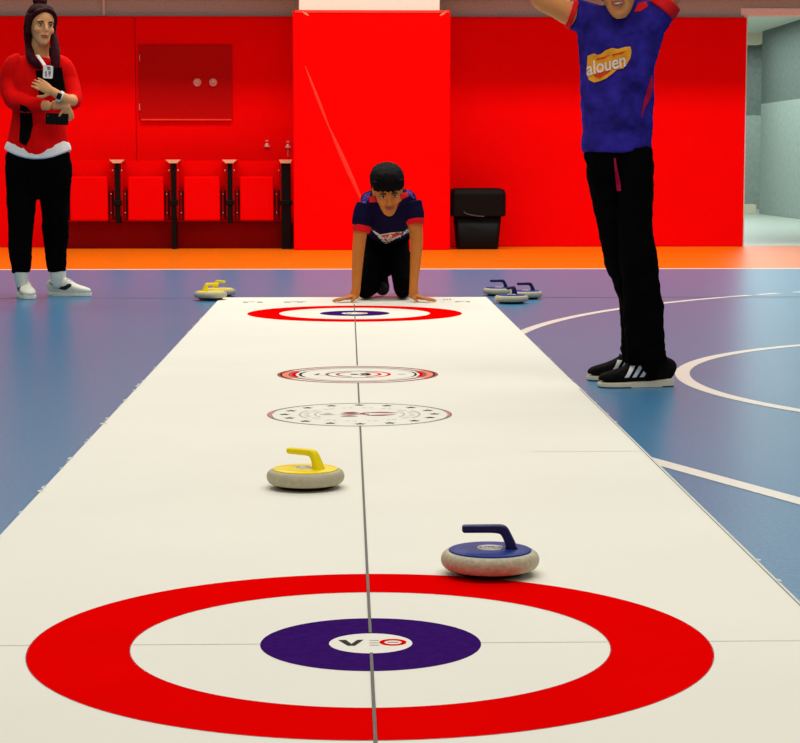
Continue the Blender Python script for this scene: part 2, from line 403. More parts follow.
for i, X in enumerate(posts):
    t = thing('armrest_post', pl[i], 'seat post', (X, YS, 0), group='armrest posts between the folded seats')
    wd = .042 if i == 4 else .021
    link('post', boxbm((-wd, -.03, 0 if i in (2, 4) else .235), (wd, .10, zt-.02), bev=.004), M['black'], t)
    bm = bmesh.new()
    W0, W1 = .068, .034
    if i == 4: W0, W1 = .06, .045
    vs = [bm.verts.new(v) for v in [(-W1, -.06, zt-.03), (W1, -.06, zt-.03), (W0, -.06, zt+.002), (-W0, -.06, zt+.002), (-W1, .2, zt-.03), (W1, .2, zt-.03), (W0, .2, zt+.002), (-W0, .2, zt+.002)]]
    for f in ((0, 1, 2, 3), (5, 4, 7, 6), (0, 4, 5, 1), (1, 5, 6, 2), (2, 6, 7, 3), (3, 7, 4, 0)): bm.faces.new([vs[k] for k in f])
    link('armrest_cap', bm, M['wood'], t)
    for s in (-1, 1):
        if i == 4 and s == 1: continue
        bm = bmesh.new(); box(bm, (s*(wd+.008)-.004, -.035, .30), (s*(wd+.008)+.004, -.02, .42)); box(bm, (s*(wd+.008)-.004, -.035, .45), (s*(wd+.008)+.004, -.02, .72))
        link('side_rail', bm, M['darkred'], t)
        bm = bmesh.new(); bmesh.ops.create_uvsphere(bm, u_segments=8, v_segments=6, radius=.008, matrix=Matrix.Translation((s*(wd+.02), -.03, .715)))
        link('screw', bm, M['chrome'], t, True)
    bm = boxbm((-wd-.018, -.04, .40), (wd+.018, .0, .445), bev=.004); link('pivot_block', bm, M['black'], t)

# bin
t = thing('waste_bin', 'black plastic waste bin with a deep lid right of the red pillar', 'bin', (1.185, 18.42, 0))
def rbox(bm, secs, n=8, r=.05):
    rings = []
    for (hx, hy, z, rr) in secs:
        ring = []
        for qx, qy, a0 in ((1, 1, 0), (-1, 1, 90), (-1, -1, 180), (1, -1, 270)):
            for k in range(n+1):
                a = math.radians(a0+90*k/n); ring.append(bm.verts.new((qx*(hx-rr)+rr*math.cos(a), qy*(hy-rr)+rr*math.sin(a), z)))
        rings.append(ring)
    N = len(rings[0])
    for A, B in zip(rings, rings[1:]):
        for i in range(N): bm.faces.new((A[i], A[(i+1) % N], B[(i+1) % N], B[i]))
    bm.faces.new(rings[0][::-1]); bm.faces.new(rings[-1])
bm = bmesh.new(); rbox(bm, [(.18, .13, .002, .03), (.19, .135, .02, .04), (.215, .155, .32, .04)]); link('bucket', bm, M['black'], t, True)
bm = bmesh.new(); rbox(bm, [(.245, .175, .30, .04), (.252, .18, .31, .045), (.252, .18, .50, .045), (.24, .17, .54, .05), (.20, .14, .555, .05)]); ld = link('lid', bm, M['black'], t, False)
bm = bmesh.new()
loft(bm, [(Vector((-.13, -.19, .345)), .006), (Vector((-.11, -.20, .325)), .006), (Vector((-.02, -.20, .305)), .006), (Vector((.05, -.20, .300)), .006)], n=8); link('handle', bm, M['grey'], t, True)

# ------------------------------------------------------------------ curling mat
XM0, XM1, YM0, YM1 = -.745, .816, -.6, 11.80
XCL = .0365
bm = bmesh.new()
box(bm, (XM0, YM0, 0), (XM1, YM1, .004))
zt_ = .0044
def quad(bm, x0, x1, y0, y1, z, mi):
    f = bm.faces.new([bm.verts.new(v) for v in ((x0, y0, z), (x1, y0, z), (x1, y1, z), (x0, y1, z))]); f.material_index = mi
HY, FY = 3.27, 10.54
def cline(y0, y1): quad(bm, XCL-.0026, XCL+.0026, y0, y1, zt_+.0012, 1)
cline(YM0, HY-.0705); cline(HY+.0705, 6.02); cline(6.60, 7.20); cline(7.83, FY-.07); cline(FY+.07, 11.2)
for x0, x1, y in ((XM0, XCL-.5635, HY), (XCL-.394, XCL-.181, HY), (XCL+.181, XCL+.394, HY), (XCL+.5635, XM1, HY), (.50, XM1, 5.47)):
    quad(bm, x0, x1, y-.0016, y+.0016, zt_, 2)
# painted thin shadow line along the right edge and the torn tape on both edges
quad(bm, XM1-.0045, XM1-.0020, YM0, 7.0, zt_, 1)
box(bm, (XM1, YM0, 0), (XM1+.005, 7.2, .003), mi=3)
def scrap(x, y, s):
    a = random.uniform(0, 6); pts = [(x+s*random.uniform(.4, 1)*math.cos(a+k*1.256), y+2.2*s*random.uniform(.4, 1)*math.sin(a+k*1.256)) for k in range(5)]
    bm.faces.new([bm.verts.new((p[0], p[1], .0046)) for p in pts]).material_index = 3
y = 1.0
while y < 11.5:
    scrap(XM0-.002, y, random.uniform(.004, .016)); y += random.choice((.06, .12, .3))
for y in (3.75, 3.95, 6.1, 6.3, 6.6, 6.9, 7.3, 8.1, 8.6, 9.6): scrap(XM1+.006, y, .008)
cm = link('curling_mat', bm, [M['mat'], M['groove'], M['faint2'], M['matedge']])
tag(cm, 'long ivory curling mat with two target rings running down the hall floor', 'curling mat')
def ring(bm, cx, cy, r0, r1, z, mi=0, n=128, a0=0, a1=360):
    A = []; full = (a1-a0 >= 360)
    for i in range(n if full else n+1):
        a = math.radians(a0+(a1-a0)*i/n); c, s = math.cos(a), math.sin(a)
        A.append((bm.verts.new((cx+r0*c, cy+r0*s, z)) if r0 else None, bm.verts.new((cx+r1*c, cy+r1*s, z))))
    if not r0:
        bm.faces.new([p[1] for p in A]).material_index = mi; return
    m_ = len(A)
    for i in range(m_ if full else m_-1):
        j = (i+1) % m_; bm.faces.new((A[i][0], A[i][1], A[j][1], A[j][0])).material_index = mi
Z = zt_
def target(cy, lab, letters=True):
    bm = bmesh.new()
    ring(bm, XCL, cy, .397, .562, Z, 0); ring(bm, XCL, cy, .069, .183, Z, 1); ring(bm, XCL, cy, 0, .069, Z, 2)
    ring(bm, XCL, cy, .562, .5635, Z, 3); ring(bm, XCL, cy, .3955, .397, Z, 3)
    # letters: V, a faint E and a red O
    z2 = Z+.0006
    for pts in ([(-.054, .022), (-.041, .022), (-.032, -.006), (-.022, .022), (-.012, .022), (-.026, -.018), (-.038, -.018)],):
        bm.faces.new([bm.verts.new((XCL+p[0], cy+p[1], z2)) for p in pts]).material_index = 4
    for yy in (.018, .002, -.014): quad(bm, XCL-.002, XCL+.014, cy+yy-.0025, cy+yy+.0025, z2, 5)
    ring(bm, XCL+.037, cy+.004, .0145, .0225, z2, 0, 40); quad(bm, XCL+.028, XCL+.046, cy+.0025, cy+.0055, z2, 0)
    o = link('target_rings', bm, [M['pred'], M['pnavy'], M['mat'], M['pmaroon'], M['pblack'], M['faint2']], cm)
    o['label'] = lab; return o
target(HY, 'large red ring with purple bullseye lettered VEO, nearest the camera')
target(FY, 'far red ring with dark bullseye before the kneeling boy')
# continuing the centre line over the far and near rings
bm = bmesh.new(); quad(bm, XCL-.0026, XCL+.0026, HY+.07, HY+.60, Z+.0016, 0); quad(bm, XCL-.0026, XCL+.0026, HY-.62, HY-.07, Z+.0016, 0)
link('centre_line', bm, M['groove'], cm)
# federation emblem: red ring with C-shaped arcs
cy = 7.50; r = .302; bm = bmesh.new(); cx = XCL
ring(bm, cx, cy, r-.018, r, Z, 1)
ring(bm, cx, cy, r-.045, r-.012, Z, 2, a0=-28, a1=28, n=40); ring(bm, cx, cy, r-.045, r-.012, Z, 2, a0=152, a1=208, n=40)
ring(bm, cx, cy, r-.07, r-.045, Z, 0, a0=-22, a1=22, n=40); ring(bm, cx, cy, r-.07, r-.045, Z, 0, a0=158, a1=202, n=40)
ring(bm, cx, cy, r-.056, r-.042, Z+.0003, 1)
ring(bm, cx, cy, r-.088, r-.080, Z, 3, a0=-24, a1=24, n=40); ring(bm, cx, cy, r-.092, r-.082, Z, 3, a0=156, a1=204, n=40)
ring(bm, cx, cy, r-.088, r-.080, Z, 4)
for rr, mi, a0, a1, dx in ((.125, 0, -60, 60, 0.0), (.122, 1, 60, 300, 0.0), (.090, 0, -70, 70, .0), (.088, 1, 110, 250, .005), (.045, 3, -80, 80, .0), (.07, 3, -40, 40, -.02)):
    ring(bm, cx+dx, cy, rr-.012, rr, Z, mi, 40, a0, a1)
ring(bm, cx-.012, cy, 0, .017, Z, 3, 24); ring(bm, cx+.03, cy, .008, .020, Z, 3, 30)
bm.faces.new([bm.verts.new((cx+p[0], cy+p[1], Z)) for p in ((-.165, -.02), (-.150, -.02), (-.140, .03), (-.150, .03))]).material_index = 3
quad(bm, cx-.15, cx-.118, cy-.03, cy-.022, Z, 4); ring(bm, cx+.165, cy, .006, .016, Z, 4, 20)
o = link('round_emblem', bm, [M['pred'], M['pmaroon'], M['porange'], M['pblack'], M['faint']], cm); o['label'] = 'red-rimmed round emblem with nested C-shaped arcs'
# ministry emblem: thin ring, small stars round the edge, red crescent marks
cy = 6.305; r = .292; bm = bmesh.new()
ring(bm, cx, cy, r-.011, r, Z, 0); ring(bm, cx, cy, r-.014, r-.006, Z+.0003, 1, 30, -14, 14); ring(bm, cx, cy, r-.016, r-.004, Z+.0003, 1, 30, 166, 194)
def star(bm, x, y, s, mi, rot=90):
    bm.faces.new([bm.verts.new((x+(s if k % 2 == 0 else s*.42)*math.cos(math.radians(rot+36*k)), y+(s if k % 2 == 0 else s*.42)*math.sin(math.radians(rot+36*k)), Z+.0003)) for k in range(10)]).material_index = mi
for k in range(16): star(bm, cx+.237*math.cos(2*PI*k/16), cy+.237*math.sin(2*PI*k/16), .021, 2)
ring(bm, cx, cy, .186, 0.193, Z, 3, 50, 150, 210); ring(bm, cx, cy, .186, 0.193, Z, 3, 50, -30, 30)
ring(bm, cx, cy, .138, 0.144, Z, 3, 50, 150, 210); ring(bm, cx, cy, .138, 0.144, Z, 3, 50, -30, 30)
for k in range(48):
    if k % 3: ring(bm, cx, cy, .160, .176, Z, 5, 3, k*7.5, k*7.5+4)
def lens(x0, x1, y, h_, mi, skew=0):
    n = 16; up = [(x0+(x1-x0)*i/n, y+h_*math.sin(PI*i/n)+skew*i/n) for i in range(n+1)]; dn = [(x0+(x1-x0)*i/n, y-h_*.2*math.sin(PI*i/n)+skew*i/n) for i in range(n-1, 0, -1)]
    bm.faces.new([bm.verts.new((cx+p[0], cy+p[1], Z+.0004)) for p in up+dn]).material_index = mi
lens(-.058, .002, .030, .026, 4); lens(-.066, .010, -.004, .022, 4); lens(-.062, -.005, -.055, .024, 4)
lens(.020, .125, .035, .022, 4, -.01); lens(.018, .115, -.03, -.022, 4, .02); ring(bm, cx+.03, cy+.012, .015, .03, Z+.0003, 4, 20, 90, 270)
lens(-.13, -.072, -.005, -.014, 3); star(bm, cx-.1, cy+.02, .018, 3)
o = link('round_emblem', bm, [M['pgrey'], M['ppink'], M['pblack'], M['faint'], M['pmaroon'], M['faint2']], cm); o['label'] = 'thin grey round emblem with a ring of small stars and red crescent marks'
# lettering at the far end of the mat (only a few strokes are readable)
bm = bmesh.new()
for x, ln, mi in ((243, 5, 0), (248, 7, 1), (257, 6, 0), (284, 6, 0), (290, 8, 1), (297, 6, 0), (303, 3, 1), (455, 4, 0), (459, 6, 1), (466, 4, 0)):
    p = at(x, 302, 11.4); q = at(x+ln, 302, 11.4); quad(bm, p.x, q.x, 11.36+(.03 if mi else 0), 11.42+(.03 if mi else 0), Z, mi)
for x in (444, 447, 450): p = at(x, 300, 11.5); quad(bm, p.x, p.x+.012, 11.56, 11.62, Z, 0)
for x in (440, 446, 452): p = at(x, 300, 11.5); quad(bm, p.x, p.x+.025, 11.36, 11.38, Z, 1)
link('end_lettering', bm, [M['groove'], M['faint']], cm)

# ------------------------------------------------------------------ curling stones
def make_stone(name, label, top, hnd, body, group):
    t = thing(name, label, 'curling stone', group=group)
    bm = bmesh.new(); lathe(bm, [(0, .002), (.066, .002), (.072, .005), (.076, .014), (.070, .018), (0, .018)], 64); link('running_band', bm, M['sole'], t, True)
    bm = bmesh.new()
    prof = [(0, .012), (.072, .012)] + [(.083+.0148*math.cos(a)*1.0, .0285+.0175*math.sin(a)) for a in [math.radians(-88+176*i/16) for i in range(17)]] + [(.081, .0465), (.080, .045), (0, .045)]
    lathe(bm, prof, 72); link('stone_body', bm, body, t, True)
    bm = bmesh.new(); lathe(bm, [(.0815, .0445), (.0825, .0475), (.080, .0490), (.06, .0505), (0, .0515)], 72); cap = link('top_disc', bm, top, t, True)
    bm = bmesh.new(); lathe(bm, [(.0262, .0505), (.0262, .0526), (0, .0528)], 40); st = link('sticker', bm, M['paper'], t, True)
    bm = bmesh.new()
    for k in range(3): ring(bm, -.006+.007*k, .004, .0025, .005, .0532, 0, 14, 40*k, 220+40*k)
    ring(bm, 0, 0, .019, .0205, .0530, 0, 40); link('sticker_print', bm, M['groove'], st)
    bm = bmesh.new()
    loft(bm, [(Vector((.043, 0, .047)), .017, .013), (Vector((.039, 0, .062)), .0155, .0105), (Vector((.033, 0, .076)), .0135, .0095), (Vector((.025, 0, .0875)), .012, .0100),
              (Vector((.010, 0, .0900)), .0115, .0088), (Vector((-.010, 0, .0900)), .0115, .0084), (Vector((-.052, 0, .0895)), .011, .0082)], side=(0, 1, 0), n=20, power=3)
    bm = remesh(bm, .0016, 3); g = link('handle', bm, hnd, t, True)
    t.scale = (.975, .975, .975)
    return t
def copy_tree(o, parent=None):
    c = o.copy(); COL.objects.link(c); c.parent = parent
    for ch in [x for x in bpy.data.objects if x.parent == o]: copy_tree(ch, c)
    return c
def gnd(x, y, Y): p = at(x, y, Y); return (p.x, Y, 0)
yg, bg = 'yellow-handled curling stones', 'blue-handled curling stones'
Y0s = make_stone('curling_stone', 'curling stone with yellow top and handle alone in the middle of the mat', M['yellow'], M['yellow'], M['stone2'], yg)
B0s = make_stone('curling_stone', 'grey curling stone with a blue top touching the near red ring', M['blue'], M['navy'], M['stone'], bg)
Y0s.location = (at(305.5, 482, 4.87).x, 4.875, .0042); Y0s.rotation_euler.z = math.radians(-38)
B0s.location = (at(490, 570, 3.83).x, 3.83, .0050); B0s.rotation_euler.z = math.radians(-3)
def put(src, x, Y, rz, lab, z=0):
    c = copy_tree(src); c.location = (at(x, 298, Y).x, Y, z); c.rotation_euler = (0, 0, math.radians(rz)); c['label'] = lab; c['group'] = src['group']; return c
put(Y0s, 210.5, 11.62, 220, 'yellow-topped curling stone at the far left mat corner, in front of its twin', .0046)
put(Y0s, 219.5, 11.95, 130, 'yellow-topped curling stone half hidden behind its twin at the far left mat corner')
put(B0s, 499, 11.99, 0, 'leftmost blue-topped curling stone of the far right cluster of three')
put(B0s, 511.5, 11.33, 60, 'front blue-topped curling stone of the far right cluster of three')
put(B0s, 526, 11.70, 8, 'rightmost blue-topped curling stone of the far right cluster of three')

# ------------------------------------------------------------------ people
HEAD = [(-.118, .016, -.078, -.045), (-.106, .030, -.091, -.02), (-.086, .043, -.094, .015), (-.06, .054, -.091, .05), (-.03, .064, -.088, .078), (0, .070, -.088, .092),
        (.03, .074, -.093, .098), (.06, .073, -.087, .097), (.085, .064, -.070, .085), (.105, .044, -.042, .062), (.117, .018, -.012, .03)]
def head_matrix(c, yaw=0, pitch=0, roll=0, s=1):
    """yaw>0 turns the face to the viewer's right, pitch>0 tips it down"""
    return Matrix.Translation(c) @ Matrix.Rotation(math.radians(yaw), 4, 'Z') @ Matrix.Rotation(math.radians(roll), 4, 'Y') @ Matrix.Rotation(math.radians(pitch), 4, 'X') @ Matrix.Scale(s, 4)
def rings_mesh(bm, tab, Mx, n=28):
    tab = sorted(tab); R = []
    K = [Vector(t) for t in [(a, b, c, d)[:3] for a, b, c, d in tab]]
    T = []
    for i in range(len(tab)-1):
        i0, i3 = max(i-1, 0), min(i+2, len(tab)-1)
        for k in range(3):
            t = k/3; T.append([cr(tab[i0][q], tab[i][q], tab[i+1][q], tab[i3][q], t) for q in range(4)])
    T.append(tab[-1])
    for z, hw, f, b in T:
        R.append([bm.verts.new(Mx @ Vector((hw*math.cos(2*PI*k/n), (f+b)/2+(b-f)/2*math.sin(2*PI*k/n), z))) for k in range(n)])
    for A, B in zip(R, R[1:]):
        for k in range(n): bm.faces.new((A[k], A[(k+1) % n], B[(k+1) % n], B[k]))
    bm.faces.new(R[0][::-1]); bm.faces.new(R[-1])
def ball(bm, c, r, sc=(1, 1, 1), Mx=Matrix()):
    m_ = Mx @ Matrix.Translation(c) @ Matrix.Diagonal((*sc, 1)); bmesh.ops.create_uvsphere(bm, u_segments=16, v_segments=10, radius=r, matrix=m_)
def hl(Mx, pts): return [(Mx @ Vector(p[0]), *[q for q in p[1:]]) for p in pts]
def head_shape(bm, Mx):
    s = Mx.to_scale().x
    rings_mesh(bm, HEAD, Mx)
    loft(bm, hl(Mx, [((0, -.088, .022), .007*s, .006*s), ((0, -.099, .0), .009*s, .009*s), ((0, -.111, -.02), .0125*s, .011*s), ((0, -.106, -.033), .016*s, .008*s)]), side=Mx.to_3x3() @ Vector((1, 0, 0)), n=12)
    ball(bm, (0, -.083, -.098), .016, (1.2, .8, .8), Mx)                 # chin
    for q in (-1, 1):
        ball(bm, (q*.036, -.062, -.026), .026, (1, .95, 1), Mx)          # cheeks
        ball(bm, (q*.032, -.080, .022), .014, (1.5, .7, .5), Mx)         # brow ridge
        ball(bm, (q*.074, .006, -.004), .03, (.28, .55, 1), Mx)          # ears
    ball(bm, (0, -.088, -.060), .016, (1.4, .55, .9), Mx)
def face_parts(parent, Mx, smile=0):
    for q in (-1, 1):
        bm = bmesh.new(); ball(bm, (q*.031, -.0815, .002), .0112, (1.15, .75, .50), Mx); e = wlink('eye', bm, M['eyew'], parent)
        bm = bmesh.new(); ball(bm, (q*.031, -.0885, .002), .0055, (1, .6, .9), Mx); wlink('iris', bm, M['iris'], e)
        bm = bmesh.new(); loft(bm, hl(Mx, [((q*.015, -.0925, .019), .0032), ((q*.032, -.0935, .025), .0042), ((q*.05, -.080, .018), .002)]), n=8); wlink('eyebrow', bm, M['brow'], parent)
        bm = bmesh.new(); loft(bm, hl(Mx, [((q*.020, -.090, .006), .0014), ((q*.031, -.0925, .010), .002), ((q*.044, -.083, .005), .0014)]), n=6); wlink('eyelash', bm, M['brow'], parent)
    bm = bmesh.new()
    for z, r_ in ((-.057, .0035), (-.066, .0045)):
        loft(bm, hl(Mx, [((-.024, -.088, z+smile*.006), .0015), ((-.010, -.0985, z), r_), ((.010, -.0985, z), r_), ((.024, -.088, z+smile*.006), .0015)]), n=8)
    wlink('lips', bm, M['lip'], parent)
def hand(bm, wrist, fwd, nrm, thumb=1, L=.17, curl=.3, spread=.12):
    """wrist point, fwd direction of the fingers, nrm = back of the hand, thumb side +1/-1 along fwd x nrm"""
    f = Vector(fwd).normalized(); n_ = Vector(nrm); n_ = (n_-f*n_.dot(f)).normalized(); s = f.cross(n_)*thumb
    k = L/.18; P = lambda a, b, c: Vector(wrist)+f*a*k+s*b*k+n_*c*k
    loft(bm, [(P(-.015, 0, 0), .026*k, .019*k), (P(.02, .002, 0), .032*k, .017*k), (P(.06, 0, 0), .040*k, .014*k), (P(.092, -.002, -.001), .040*k, .010*k)], side=s)
    for i, (b, ln) in enumerate(((.033, .072), (.011, .080), (-.011, .075), (-.032, .058))):
        p = P(.088, b, 0); a = curl*.5; d = (f+s*(spread*(1.5-i))).normalized(); q = [(p, .0088*k)]
        for seg, ll in enumerate((.45, .32, .23)):
            dd = (d*math.cos(a)-n_*math.sin(a)); p = p+dd*(ln*ll*k); q.append((p.copy(), (.0082-.0009*seg)*k)); a += curl
        loft(bm, q, side=s, n=10, sub=3, cap=.8)
    p = P(.015, .026, -.004); q = [(p, .012*k)]
    for dd, ll, r_ in (((.55, .75, -.1), .036, .0105), ((.8, .55, -.2), .030, .0095), ((.9, .35, -.25), .022, .0075)):
        v = (f*dd[0]+s*dd[1]+n_*dd[2]).normalized(); p = p+v*ll*k; q.append((p.copy(), r_*k))
    loft(bm, q, side=s, n=10, sub=3, cap=.8)
SHOE = [(0, .026, .068, .006), (.06, .032, .080, .005), (.18, .035, .088, .005), (.32, .036, .090, .005), (.45, .038, .078, .005), (.58, .043, .062, .005), (.72, .047, .052, .005), (.86, .043, .045, .006), (.95, .032, .037, .008), (1.0, .014, .027, .012)]
def make_shoe(parent, heel, ang, L, upper, sole, kind, hi=0, lab=None):
    """heel point on the floor, ang = direction of the toe (deg, 0 = +X)"""
    Mx = Matrix.Translation(Vector(heel)) @ Matrix.Rotation(math.radians(ang), 4, 'Z')
    k = L/.27; bm = bmesh.new()
    up = 1.16 if kind == 'run' else 1.12
    tt_ = [(t, w_, a*(1+(up-1)*max(0, min(1, (.85-t)/.3))), b) for t, w_, a, b in SHOE]
    pts = [(Mx @ Vector((t*L, 0, (a+b)/2*k+.012)), w_*k, (a-b)/2*k) for t, w_, a, b in tt_]
    loft(bm, pts, side=Mx.to_3x3() @ Vector((0, 1, 0)), n=24, power=2.6)
    loft(bm, [(Mx @ Vector((.10*L+.035*k, 0, .04)), .040*k, .031*k), (Mx @ Vector((.10*L+.038*k, 0, .085*k)), .044*k, .032*k), (Mx @ Vector((.10*L+.036*k, 0, (.112+hi)*k)), .043*k, .034*k)], side=Mx.to_3x3() @ Vector((1, 0, 0)), cap=.15)
    loft(bm, [(Mx @ Vector((.24*L, 0, (.104+hi)*k)), .024*k, .010*k), (Mx @ Vector((.42*L, 0, .088*k)), .025*k, .010*k), (Mx @ Vector((.58*L, 0, .068*k)), .024*k, .008*k)], side=Mx.to_3x3() @ Vector((0, 1, 0)))
    bm = remesh(bm, .0035, 3); tr = tree_of(bm)
    pc = bmesh.new()
    sh = wlink('shoe', bm, upper, parent, label=lab)
    # sole
    bm = bmesh.new(); n = len(SHOE); zt0 = (.019 if kind == 'run' else .024)*k
    top = []; 
    L_ = [Mx @ Vector((t*L + (.004 if t > .9 else (-.004 if t < .05 else 0)), w_*k+.004, 0)) for t, w_, a, b in SHOE]; R_ = [Mx @ Vector((t*L+(.004 if t > .9 else (-.004 if t < .05 else 0)), -w_*k-.004, 0)) for t, w_, a, b in SHOE]
    out = L_ + R_[::-1]
    lo = [bm.verts.new(p+Vector((0, 0, .001))) for p in out]; hi_ = [bm.verts.new(p+Vector((0, 0, zt0+(.010*k if kind == 'run' and i in (0, 1, 2, 17, 18, 19) else 0)))) for i, p in enumerate(out)]
    N = len(out)
    for i in range(N): bm.faces.new((lo[i], lo[(i+1) % N], hi_[(i+1) % N], hi_[i]))
    bm.faces.new(lo[::-1]); bm.faces.new(hi_)
    bmesh.ops.bevel(bm, geom=[e for e in bm.edges if abs(e.verts[0].co.z-e.verts[1].co.z) < .012*k and e.calc_length() > .002], offset=.003, segments=2, affect='EDGES')
    wlink('sole', bm, sole, sh, smooth=False)
    if kind == 'run':
        bm = bmesh.new(); o2 = [Vector((p.x, p.y, 0)) for p in out]
        c0 = sum(o2, Vector())/N; lo = [bm.verts.new(c0+(p-c0)*.985+Vector((0, 0, .0))) for p in o2]; h2 = [bm.verts.new(c0+(p-c0)*.995+Vector((0, 0, .006))) for p in o2]
        for i in range(N): bm.faces.new((lo[i], lo[(i+1) % N], h2[(i+1) % N], h2[i]))
        bm.faces.new(lo[::-1]); wlink('tread', bm, M['soled'], sh, smooth=False)
    # laces
    bm = bmesh.new()
    for i in range(4):
        x = (.30+.075*i)*L; z = (.118-.0125*i+hi*.5)*k
        hit = tr.ray_cast(Mx @ Vector((x, 0, .3)), Vector((0, 0, -1)))[0]
        zc = hit.z if hit else z
        loft(bm, [(Vector((*(Mx @ Vector((x, -.022*k, 0))).xy, zc-.005)), .0028), (Vector((*(Mx @ Vector((x+.004, 0, 0))).xy, zc+.003)), .003), (Vector((*(Mx @ Vector((x, .022*k, 0))).xy, zc-.005)), .0028)], n=6)
    wlink('laces', bm, M['shoe'] if kind == 'nike' else M['soled'], sh)
    # side mark on both flanks
    for s in (-1, 1):
        if kind == 'nike':
            P_ = [(.18, .060), (.24, .050), (.34, .036), (.44, .034), (.52, .040), (.60, .052), (.66, .070), (.60, .064), (.50, .056), (.40, .052), (.30, .054)]
            P_ = [(p[0]*1.0-.05, p[1]+.004) for p in P_]; polys = [[(1-p[0], p[1]) for p in P_]]
            # broad end of the tick towards the toe side, tail to the heel
            polys = [[(.62-.0, .058), (.52, .040), (.46, .034), (.38, .034), (.30, .040), (.18, .052), (.02, .078), (.16, .064), (.30, .056), (.40, .056), (.47, .062), (.54, .074), (.60, .072)]]
        else:
            polys = [[(a, .034), (a+.062, .034), (a+.062-.10+.0, .076), (a-.10, .076)] for a in (.64, .53, .42)]
            polys = [[(x if True else 0, z) for x, z in q] for q in polys]
        b2 = poly_bm([[(p[0]*L, p[1]*k+.004) for p in q] for q in polys], .008)
        project(b2, lambda x, z: Mx @ Vector((x, s*.2, z)), Mx.to_3x3() @ Vector((0, -s, 0)), tr, .0015)
        if len(b2.faces): wlink('side_mark', b2, M['pblack'] if kind == 'nike' else M['shirtw'], sh, smooth=False)
    return sh
def decal(parent, tree, polys, Y, m, name, maxlen=.012, off=.003, text=None, place=None):
    if polys and len(polys) > 1:
        for q in polys: decal(parent, tree, [q], Y, m, name, maxlen, off)
        return
    b = poly_bm(polys, 3) if polys else text
    if text is None:
        split(b, 3.0)
    else: split(b, 3.0)
    k_ = []
    for v in b.verts:
        d = (at(v.co.x, v.co.y, Y)-Vector((0, 0, CAM_H))); o_ = at(v.co.x, v.co.y, Y)
        hit, nr, ix, ds = tree.ray_cast(o_, d.normalized(), 3)
        if hit is None: k_.append(v)
        else: v.co = hit - d.normalized()*off
    bmesh.ops.delete(b, geom=k_, context='VERTS'); bmesh.ops.recalc_face_normals(b, faces=b.faces)
    return wlink(name, b, m, parent)
def pxtext(s, x, y, w_, h_, rot=0, shear=0, bold=0):
    """text laid out around (x, y), y down"""
    b = text_bm(s, 1, shear, bold)
    xs_ = [v.co.x for v in b.verts]; ys_ = [v.co.y for v in b.verts]; cx_, cy_ = (max(xs_)+min(xs_))/2, (max(ys_)+min(ys_))/2
    sx, sy = w_/(max(xs_)-min(xs_)), h_/(max(ys_)-min(ys_)); c, s_ = math.cos(math.radians(rot)), math.sin(math.radians(rot))
    for v in b.verts:
        u, q = (v.co.x-cx_)*sx, (v.co.y-cy_)*sy; v.co = Vector((x+u*c-q*s_, y-(u*s_+q*c), 0))
    return b

# ---------- woman on the left
YF = 11.93; s = YF/2010
def Wm(x, y, d=0): return at(x, y, YF+d)
wo = thing('person', 'person in a red jacket and black trousers standing with crossed arms at left', 'person', (Wm(38, 295).x, YF, 0))
T = [(38, 148, 31.5, 22), (38, 135, 28.5, 20), (38, 112, 25, 17), (38, 92, 26, 19), (38, 76, 26, 18), (38, 65, 24, 14), (39, 57, 13, 10)]
LL = [(22.5, 153, 16, 15, 0), (23, 175, 17, 17, 0), (21.5, 205, 13.5, 15, -.02), (20.5, 235, 11.5, 13, -.06), (20.5, 255, 10.5, 11, -.09), (21, 272, 8.5, 9, -.10)]
LR = [(53.5, 153, 16, 15, 0), (53.5, 175, 17.5, 17, 0), (55, 205, 13.5, 15, .02), (55.5, 235, 12, 13, .05), (56, 255, 10, 11, .06), (57, 271, 8.5, 9, .06)]
def sag(bm, z0, z1, k, xc, r):
    for v in bm.verts:
        if v.co.z < z1:
            v.co.z -= k*min(1, (z1-v.co.z)/(z1-z0))*max(0, 1-((v.co.x-xc)/r)**2)
def tl(tab, fn, s, f=1, add=0): return [(fn(t[0], t[1], t[4] if len(t) > 4 else 0), (t[2]+add)*s*f, (t[3]+add)*s*f) for t in tab]
bm = bmesh.new()
loft(bm, tl(T, Wm, s, .86)); loft(bm, tl(LL[:-1], Wm, s, .8)); loft(bm, tl(LR[:-1], Wm, s, .8))
loft(bm, [(Wm(21, 258, -.10), .038), (Wm(21, 278, -.10), .026)]); loft(bm, [(Wm(57, 258, .06), .038), (Wm(57, 276, .06), .026)])
HM = head_matrix(Wm(41, 25.5, -.03), 27, 4, 4, .97)
head_shape(bm, HM)
loft(bm, [(Wm(39, 66, 0), .062, .05), (Wm(39.5, 54, 0), .054, .05), (Wm(40, 44, -.01), .050, .052), (Wm(40.5, 36, .0), .050, .055)])
